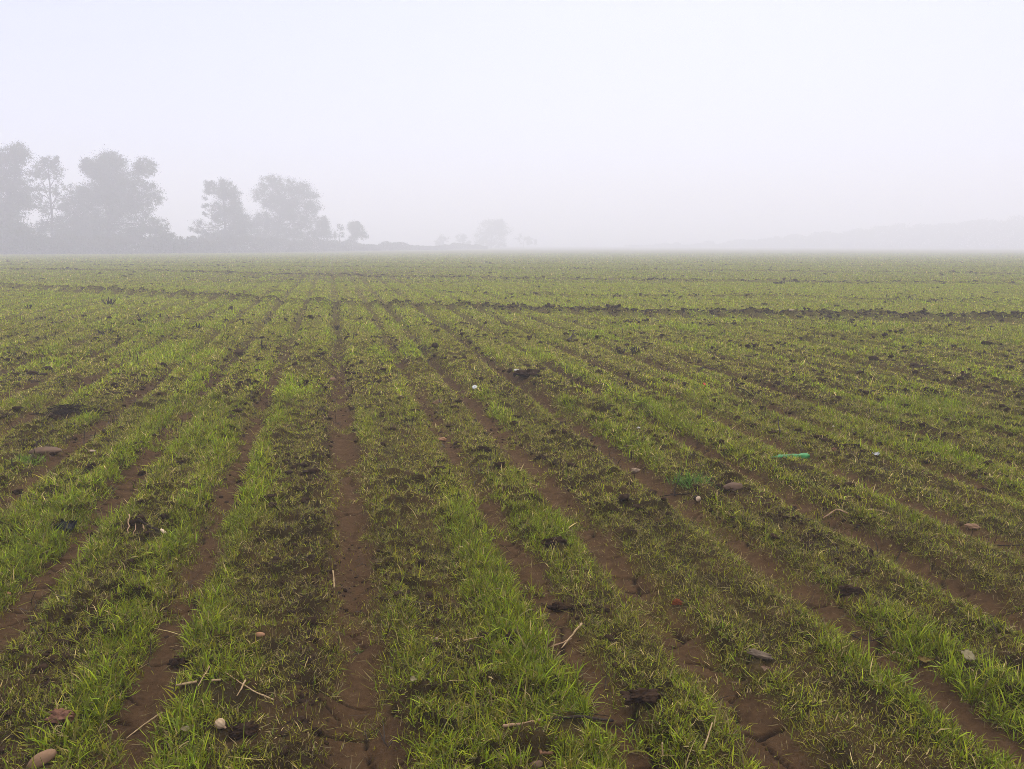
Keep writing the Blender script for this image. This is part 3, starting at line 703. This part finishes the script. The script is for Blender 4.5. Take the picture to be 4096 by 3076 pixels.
nk = bm_obj('neck', ring_tube([(x0 + L * .092, r0 * .40), (x0 + L * .07, r0 * .40), (x0 + L * .068, r0 * .5), (x0 + L * .058, r0 * .5), (x0 + L * .056, r0 * .38), (x0, r0 * .38)], 0), m_pet, parent=bt)
dd = a - b; bt.scale = (1, .95, .72); bt.rotation_euler = (0, 0, math.atan2(dd.y, dd.x)); bt.location.z += r0 * .75

# scraps, leaves, bulb, wood
def scrap(name, px, py, wpx, hpx, m, label, cat, fold=.35, rot=0, group=None, pointed=False, lift=.3, seed=1):
    p = spot(px, py + hpx * .3); k = px_size(p); bm = bmesh.new(); n = 12; g = {}
    W, D = wpx * k, hpx * k * 1.3
    for i in range(n + 1):
        for j in range(n // 2 + 1):
            s = i / n * 2 - 1; t = j / (n // 2) * 2 - 1
            e = (1 - abs(s)**1.7)**.8 * (.6 if s > 0 else 1) + .02 if pointed else 1 - .25 * mnoise.noise(Vector((s * 3 + seed, t * 3, 1)))
            z = fold * W * .25 * mnoise.noise(Vector((s * 2.2 + seed, t * 2.2, seed))) + (abs(t) * .12 * W if pointed else 0) + W * .12 * s * s * fold
            g[i, j] = bm.verts.new((s * W / 2, t * D / 2 * e, z))
    for i in range(n):
        for j in range(n // 2): bm.faces.new((g[i, j], g[i + 1, j], g[i + 1, j + 1], g[i, j + 1]))
    bmesh.ops.solidify(bm, geom=bm.faces[:], thickness=.0012)
    o = bm_obj(name, bm, m); o.location = p + Vector((0, 0, lift * hpx * k + .008)); o.rotation_euler = (.35, 0, rot)
    return tag(o, label, cat, group)
scrap('plastic_scrap', 275, 2112, 72, 46, m_black, 'crumpled black plastic scrap at the edge of a left furrow', 'scrap', 1.6, .1, seed=3)
scrap('plastic_scrap', 3503, 1820, 30, 12, m_white, 'torn white plastic scrap right of the green bottle', 'scrap', 1.2, .3, seed=4, lift=.8)
scrap('plastic_scrap', 2816, 1553, 10, 14, m_red, 'tiny red plastic scrap in the right middle grass', 'scrap', .8, .2, seed=5, lift=1.2)
scrap('leaf', 752, 2928, 62, 26, m_leaf_pale, 'long pale withered leaf left of the dry bulb', 'leaf', .8, .45, pointed=True, seed=6, lift=.5)
scrap('leaf', 3698, 2650, 70, 30, m_leaf_ochre, 'ochre leaf lying in a right hand furrow', 'leaf', .7, -.2, pointed=True, seed=7, lift=.4)
scrap('leaf', 3866, 2640, 54, 42, m_leaf_pale, 'broad cream leaf in the right foreground grass', 'leaf', 1.1, .2, seed=8, lift=.7)
scrap('leaf', 1655, 2730, 36, 24, m_leaf_pale, 'small pale green leaf right of the middle furrow', 'leaf', .8, -.5, pointed=True, seed=9, lift=.6)
scrap('leaf', 1993, 2625, 44, 16, m_leaf_yellow, 'narrow yellow leaf below the tall dark clod', 'leaf', 1.0, -.4, pointed=True, seed=10, lift=1)
scrap('leaf', 3060, 2685, 40, 22, m_leaf_tan, 'curled tan leaf below the grey wood chunk', 'leaf', 1.6, -.2, pointed=True, seed=11, lift=.5)
# bottle cap: a small white ring
p = spot(1899, 1554); k = px_size(p); bm = bmesh.new(); N = 20
for (r, z) in ((0, 0),): pass
prof = [(9.5, 0), (10, 1), (10, 8), (9, 9), (7.5, 9), (7.5, 2.5), (0.5, 2.5)]
rings = [[bm.verts.new((r * k * math.cos(6.2832 * i / N), r * k * math.sin(6.2832 * i / N), z * k)) for i in range(N)] for r, z in prof]
for q, w_ in zip(rings, rings[1:]):
    for i in range(N): bm.faces.new((q[i], q[(i + 1) % N], w_[(i + 1) % N], w_[i]))
o = bm_obj('bottle_cap', bm, m_white); o.location = p + Vector((0, 0, .008)); o.rotation_euler = (.35, .1, 0); tag(o, 'small white bottle cap lying open side up in a furrow', 'bottle cap')
# ribbed dry bulb with a short neck
p = spot(883, 2912); k = px_size(p)
bl = empty('dry_bulb', p + Vector((0, 0, 20 * k))); tag(bl, 'pale ribbed dry bulb beside the dark crumbly mound', 'bulb')
def lathe(prof, N, rib=0):
    bm = bmesh.new(); rg = [[bm.verts.new((z, r * (1 + rib * math.cos(t * 9)) * math.cos(t), r * (1 + rib * math.cos(t * 9)) * math.sin(t))) for t in (6.2832 * i / N for i in range(N))] for z, r in prof]
    for q, w_ in zip(rg, rg[1:]):
        for i in range(N): bm.faces.new((q[i], q[(i + 1) % N], w_[(i + 1) % N], w_[i]))
    bm.faces.new(rg[0][::-1]); bm.faces.new(rg[-1]); return bm
bm_obj('husk', lathe([(z * k, r * k) for z, r in ((-26, 3), (-25, 9), (-20, 17), (-10, 22), (2, 22), (12, 17), (19, 10), (23, 6))], 72, .035), m_husk, parent=bl)
bm_obj('stem', lathe([(z * k, r * k) for z, r in ((22, 6), (26, 4.5), (31, 5), (33, 3))], 16), m_bark_pale, parent=bl)
bl.rotation_euler = (0, .45, -.35)
# grey chunk of wood and the pale stub
o = bm_obj('wood_chunk', lump(4, (56 * px_size(spot(3036, 2630)), 22 * px_size(spot(3036, 2630)), 17 * px_size(spot(3036, 2630))), .34, 12, 1.5, facet=1), m_greywood); o.location = spot(3036, 2628) + Vector((0, 0, .01)); o.rotation_euler = (0, .12, -.35)
tag(o, 'grey weathered chunk of wood right of the cracked furrow', 'wood')
p = spot(2788, 2012); k = px_size(p); wd = empty('wood_stub', p); tag(wd, 'short stub of branch with a pale cut face in a furrow', 'wood')
bm = bmesh.new(); tube(bm, [(-11 * k, 0, 10 * k), (0, 0, 11 * k), (10 * k, -4 * k, 12 * k)], [11 * k, 12 * k, 12 * k], 14); bm_obj('bark', bm, m_bark_dark, parent=wd)
bm = bmesh.new(); tube(bm, [(10.2 * k, -4.1 * k, 12 * k), (12.5 * k, -5 * k, 12.2 * k)], [11.6 * k, 11 * k], 14); bm_obj('cut_face', bm, m_cut, parent=wd); wd.rotation_euler = (0, 0, -1.0)
# bright tuft of weed on the right
def tuft(px, py, wpx, hpx, n, c, label):
    p = spot(px, py); k = px_size(p); T = Pile(); r = RNG.normal(0, wpx * k * .28, n); q = RNG.normal(0, wpx * k * .2, n)
    V = blades(r, q, np.zeros(n) - .01, RNG.uniform(0, 6.28, n), np.abs(RNG.normal(.6, .4, n)), RNG.uniform(.2, 1.2, n), hpx * k * RNG.uniform(.35, 1.25, n), np.full(n, max(.004, 1.6 * k)), c * RNG.uniform(.5, 1.5, n)[:, None], 2)
    T.add(*V); o = T.build('weed_tuft', m_grass); o.location = p; tag(o, label, 'weed', 'bright tufts of weed')
tuft(3918, 1400, 80, 40, 200, np.array([.22, .24, .012]), 'bright lime weed tuft in the brown right hand rows')
tuft(110, 1850, 100, 46, 300, np.array([.15, .24, .014]), 'bright weed tuft just below the long smooth brown stone')
tuft(2765, 1930, 150, 62, 220, np.array([.09, .19, .014]), 'deep green weed tuft above the pale wood stub')
tuft(1425, 2605, 44, 34, 60, np.array([.14, .19, .025]), 'tiny weed tuft alone in the bare middle furrow')

# ------------------------------------------------------------------ trees, hedge and far wood in the fog
def leaf_cards(P, size, flat=.0):
    n = len(P)
    a = RNG.normal(0, 1, (n, 3)); a /= np.linalg.norm(a, axis=1, keepdims=True)
    b = np.cross(a, RNG.normal(0, 1, (n, 3))); b /= np.linalg.norm(b, axis=1, keepdims=True)
    s = (size * RNG.uniform(.6, 1.4, n))[:, None]
    V = np.stack([P - a * s, P - b * s * .5, P + a * s, P + b * s * .5], 1).reshape(-1, 3)
    Q = (np.arange(n) * 4)[:, None] + np.arange(4)[None]
    return V, Q
def crown_points(lobes, D, sub=60, per=85, depth=.8):
    P = []
    for cx, cy, rx, ry, dens in lobes:
        c = np.array(at_depth(cx, cy, D)); k = D / F
        rx, ry = rx * 1.1, ry * 1.1; R3 = np.array([rx * k, max(rx, ry) * k * depth, ry * k])
        m = max(4, int(1.9 * sub * dens * max(1, (rx * ry) / 3600)))
        s = RNG.normal(0, 1, (m, 3)); s /= np.linalg.norm(s, axis=1, keepdims=True); s *= (RNG.random((m, 1))**.45) * .8
        cen = c + s * R3
        for q in cen:
            n = int(per * RNG.uniform(.5, 1.4)); g = RNG.normal(0, 1, (n, 3)); g *= np.minimum(np.abs(RNG.normal(0, 1.25, (n, 1))), 2.05) / np.linalg.norm(g, axis=1, keepdims=True); g = g * np.array([.22, .22, .17]) * min(R3[0], R3[2]) * RNG.uniform(.6, 1.4)
            P.append(q + g)
    return np.concatenate(P)
LEAF = np.array([.055, .075, .030])
def foliage(name, P, size, parent, tint):
    lowz = P[:, 2] > parent.location.z; P = P[lowz]
    V, Q = leaf_cards(P, size)
    cl = tint * RNG.uniform(.6, 1.5, len(P))[:, None] * (.75 + .5 * fbm(P[:, 0] * .8, P[:, 2] * .8, 120, 2))[:, None]
    o = mesh_np(name, V - np.array(parent.location), quads=Q, m=m_leaves, col=np.repeat(cl, 4, 0)); o.parent = parent; return o
FAR = 1.1
def tree(name, base_px, D, trunk, lobes, label, cat='tree', size=.14, per=150, sub=26, limbs=True, tint=LEAF, group='trees in the fog on the left', r0=.28, bare=0):
    D = D * FAR; b = at_depth(base_px, 1000, D); b.z = float(-DIP(D)); root = empty(name, b); tag(root, label, cat, group)
    rr = random.Random(int(base_px)); bm = bmesh.new()
    tp = [Vector((0, 0, -.2))] + [at_depth(x, y, D) - b for x, y in trunk]
    path = [tp[0]]
    for p, q in zip(tp, tp[1:]): path += wob(p, q, 3, .02, rr)[1:]
    tube(bm, path, [r0 * (1 - .72 * i / (len(path) - 1)) for i in range(len(path))], 9)
    def limb(s, e, r, lev):
        pth = wob(s, e, 5, .045, rr, sag=.06); tube(bm, pth, [r * (1 - .75 * i / 5) for i in range(6)], 5)
        if lev:
            for _ in range(4):
                q = pth[rr.randint(2, 5)]; L = (e - s).length * rr.uniform(.2, .38)
                d = ((e - s).normalized() + Vector((rr.uniform(-.8, .8), rr.uniform(-.8, .8), rr.uniform(-.2, .7)))).normalized()
                limb(q, q + d * L, r * .42, lev - 1)
    if limbs:
        for cx, cy, rx, ry, dn in lobes:
            e = at_depth(cx, cy + ry * .25, D) - b; e.y += rr.uniform(-1, 1) * rx * D / F * .5
            s = path[min(len(path) - 2, rr.randint(len(path) // 3, len(path) - 2))]
            if s.z > e.z: s = path[max(1, len(path) // 3)]
            limb(s, e, r0 * .4, 2 + bare)
    bm_obj('trunk', bm, m_bark_tree, parent=root)
    foliage('crown', crown_points(lobes, D, sub, per), size, root, tint)
    return root
tree('tall_tree', 20, 150, [(22, 900), (40, 800), (70, 660)],
     [(72, 630, 48, 62, 1.2), (70, 740, 60, 70, 1), (0, 660, 55, 75, 1), (-60, 720, 80, 120, 1), (30, 830, 90, 60, 1), (-30, 860, 90, 70, 1), (110, 800, 55, 40, .7)],
     'tallest tree, its crown cut off by the left edge of the photo', r0=.4)
tree('slender_tree', 212, 158, [(208, 860), (203, 800), (196, 720), (192, 660)],
     [(180, 670, 55, 40, .8), (225, 690, 30, 45, .4), (150, 700, 38, 40, .6), (205, 640, 45, 18, .6), (150, 760, 40, 34, .35), (262, 750, 26, 50, .2), (250, 820, 34, 34, .7), (180, 830, 30, 40, .5), (225, 770, 34, 40, .35), (230, 900, 46, 40, 1), (180, 910, 40, 40, .9)],
     'slender tree with a bare forked trunk and round open top', per=70, r0=.3, bare=1)
tree('broad_tree', 430, 162, [(432, 900), (440, 800), (445, 690)],
     [(440, 680, 85, 72, 1.1), (385, 690, 50, 55, 1), (350, 662, 30, 32, .7), (450, 640, 45, 32, .9), (580, 670, 46, 40, .9), (545, 730, 70, 55, .9), (400, 780, 85, 60, 1.2), (330, 800, 58, 60, 1.1), (300, 880, 60, 70, 1.1),
      (390, 890, 90, 70, 1.2), (490, 850, 80, 60, .9), (560, 820, 60, 60, .6), (620, 780, 40, 60, .55), (600, 890, 60, 50, .7), (470, 760, 80, 56, 1), (520, 800, 60, 50, .9), (640, 920, 45, 40, .5), (530, 930, 90, 50, .8), (330, 940, 80, 50, 1.2), (420, 960, 110, 40, 1.2), (640, 965, 60, 30, .7)],
     'largest, broadest tree in the fog with a many lobed crown', r0=.45)
tree('narrow_tree', 900, 185, [(900, 900), (895, 800), (890, 760)],
     [(890, 760, 42, 44, 1), (840, 750, 24, 34, .6), (930, 780, 38, 50, .9), (890, 850, 60, 55, 1.1), (950, 860, 45, 50, .9), (822, 850, 22, 70, .25), (800, 920, 40, 40, .4), (900, 930, 80, 45, 1.2), (960, 920, 60, 60, 1), (880, 965, 90, 34, 1)],
     'narrow tree with a ragged thin left side, left of the round crowned pair', r0=.35)
tree('round_tree', 1110, 205, [(1112, 900), (1130, 820), (1140, 760)],
     [(1085, 730, 50, 34, .9), (1060, 790, 52, 55, 1), (1150, 770, 70, 62, 1), (1220, 780, 58, 60, 1), (1110, 810, 70, 50, 1), (1170, 840, 70, 46, 1), (1245, 830, 38, 55, .8), (1130, 860, 80, 60, 1), (1210, 890, 60, 50, .9), (1060, 890, 55, 50, 1), (1000, 900, 45, 50, .9), (1120, 930, 90, 46, 1.1), (1200, 945, 80, 40, 1), (1040, 950, 70, 40, 1)],
     'wide round crowned tree at the right end of the tall trees', r0=.4)
tree('small_tree', 1295, 215, [(1296, 930), (1294, 900)], [(1290, 890, 32, 28, 1), (1300, 930, 38, 32, 1), (1270, 930, 34, 36, .9)],
     'small dark tree against the foot of the wide round crowned tree', r0=.2, sub=20)
tree('small_tree', 1358, 222, [(1358, 950), (1360, 920)], [(1362, 912, 22, 18, .5), (1350, 940, 30, 22, .6)], 'low thin leaved tree left of the small globe tree', r0=.15, sub=16, per=50)
tree('globe_tree', 1427, 232, [(1428, 960), (1428, 930)], [(1425, 915, 36, 28, 1), (1430, 940, 44, 26, 1), (1420, 900, 26, 18, .7)], 'small globe shaped tree standing apart right of the tall trees', r0=.2, sub=24)
tree('faint_tree', 1966, 400, [(1966, 950), (1968, 900)], [(1960, 910, 56, 42, 1), (2000, 935, 52, 44, 1), (1940, 950, 50, 40, 1), (1985, 890, 36, 20, .8), (1975, 975, 66, 26, 1)], 'faint round tree far off in the middle of the fog', r0=.35, size=.22, sub=24)
tree('faint_tree', 1775, 400, [(1775, 965), (1775, 955)], [(1775, 957, 26, 20, 1), (1755, 970, 20, 14, .8)], 'faint low tree left of the far round tree, nearer the hedge end', r0=.2, size=.22, sub=12, limbs=False)
tree('faint_tree', 1852, 400, [(1852, 965), (1852, 955)], [(1850, 955, 32, 22, 1), (1875, 970, 24, 14, .8)], 'faint bushy tree just left of the far round tree', r0=.2, size=.22, sub=12, limbs=False)
tree('faint_tree', 2095, 430, [(2095, 970), (2095, 955)], [(2095, 955, 38, 22, .8), (2130, 970, 26, 14, .6)], 'faintest low tree right of the far round tree', r0=.2, size=.22, sub=12, limbs=False)

# shrubs along the field edge
SH = 'shrubs under the trees'
for bx, D, lobes, lab in [
    (60, 146, [(40, 930, 110, 70, 1.2), (-60, 930, 110, 80, 1.2), (120, 960, 80, 50, 1.1)], 'large shrub at the foot of the tallest tree'),
    (255, 155, [(255, 955, 45, 42, 1), (290, 970, 50, 34, 1), (225, 985, 30, 24, .8)], 'shrub between the slender tree and the broadest tree'),
    (680, 160, [(660, 955, 50, 30, .8), (705, 970, 45, 26, .8), (620, 975, 50, 26, .9)], 'low shrub right of the broadest tree'),
    (800, 178, [(780, 965, 40, 24, .6), (830, 960, 34, 34, .5)], 'thin shrub left of the narrow tree'),
]:
    tree('shrub', bx, D, [(bx, 985), (bx + 4, 960)], lobes, lab, 'shrub', size=.14, group=SH, r0=.12, limbs=False)

def hedge(name, pts, label, kind, size, rho, tint, group=None):
    """pts: (px, top py, distance) along its line; the mass stands on the ground below"""
    pts = [(x, y, d * FAR) for x, y, d in pts]; P = []
    xs = np.array([p[0] for p in pts]); ts = np.array([p[1] for p in pts]); ds = np.array([p[2] for p in pts])
    n = int(rho * (xs[-1] - xs[0])); x = RNG.uniform(xs[0], xs[-1], n); d = np.interp(x, xs, ds); t = np.interp(x, xs, ts)
    t = t + (fbm(x * .02, x * 0, 130, 3) - .5) * 34
    top = np.array([at_depth(a, b, c) for a, b, c in zip(x, t, d)])
    lo = -DIP(d); hz = lo + (np.maximum(top[:, 2], .2) - lo) * (1 - .15 * RNG.random(n)) * RNG.random(n)**.8
    P = np.c_[top[:, 0], d + RNG.normal(0, .9, n) * (d / 110), hz]
    root = empty(name, (float(P[0, 0]), float(P[0, 1]), -1))
    if kind: root['kind'] = kind; root['label'] = label
    else: tag(root, label, 'hedge', group)
    foliage('foliage', P, size, root, tint); return root
hedge('hedge', [(-250, 935, 146), (200, 940, 148), (480, 946, 154), (780, 955, 166), (1000, 945, 180), (1300, 958, 205), (1450, 968, 228), (1750, 971, 290), (1950, 973, 330)], 'long low hedge along the foggy edge of the field', None, .15, 60, LEAF * np.array([1.25, .95, 1.1]))
V = RNG.random(1)
# the wood on the right: one grey mass of trees
def far_wood():
    n = 60000; x = RNG.uniform(2500, 4500, n); d = np.interp(x, [2500, 3200, 4500], [620, 550, 430])
    t = np.interp(x, [2500, 2800, 3100, 3400, 3600, 3850, 4096, 4500], [990, 975, 950, 925, 905, 890, 874, 850]) + (fbm(x * .03, x * 0, 140, 3) - .5) * 36
    top = np.array([at_depth(a, b, c) for a, b, c in zip(x, t, d)]); hz = -1.5 + (np.maximum(top[:, 2], .5) + 1.5) * RNG.random(n)**.85
    P = np.c_[top[:, 0], d + RNG.normal(0, 4, n), hz]
    V, Q = leaf_cards(P, .6); cl = LEAF * RNG.uniform(.6, 1.5, n)[:, None]
    o = mesh_np('far_wood', V, quads=Q, m=m_leaves, col=np.repeat(cl, 4, 0)); o['kind'] = 'stuff'; o['label'] = 'far wood fading into the fog on the right'
far_wood()

# ------------------------------------------------------------------ the fog: one even volume round everything
bm = bmesh.new(); bmesh.ops.create_cube(bm, size=1)
for v in bm.verts: v.co = Vector((v.co.x * 1800, v.co.y * 960 + 380, (v.co.z + .5) * 33 - 2.6))
mf = bpy.data.materials.new('fog_air'); mf.use_nodes = True; nt = mf.node_tree; nt.nodes.clear()
o_ = nt.nodes.new('ShaderNodeOutputMaterial'); pv = nt.nodes.new('ShaderNodeVolumePrincipled')
pv.inputs['Color'].default_value = (.966, .960, 1.0, 1); pv.inputs['Density'].default_value = FOG; pv.inputs['Anisotropy'].default_value = .0
try: pv.inputs['Density Attribute'].default_value = ''
except Exception as e: print(e)
nt.links.new(pv.outputs[0], o_.inputs['Volume'])
hz = bm_obj('haze', bm, mf, smooth=False); hz['kind'] = 'stuff'; hz['label'] = 'white fog over the field'
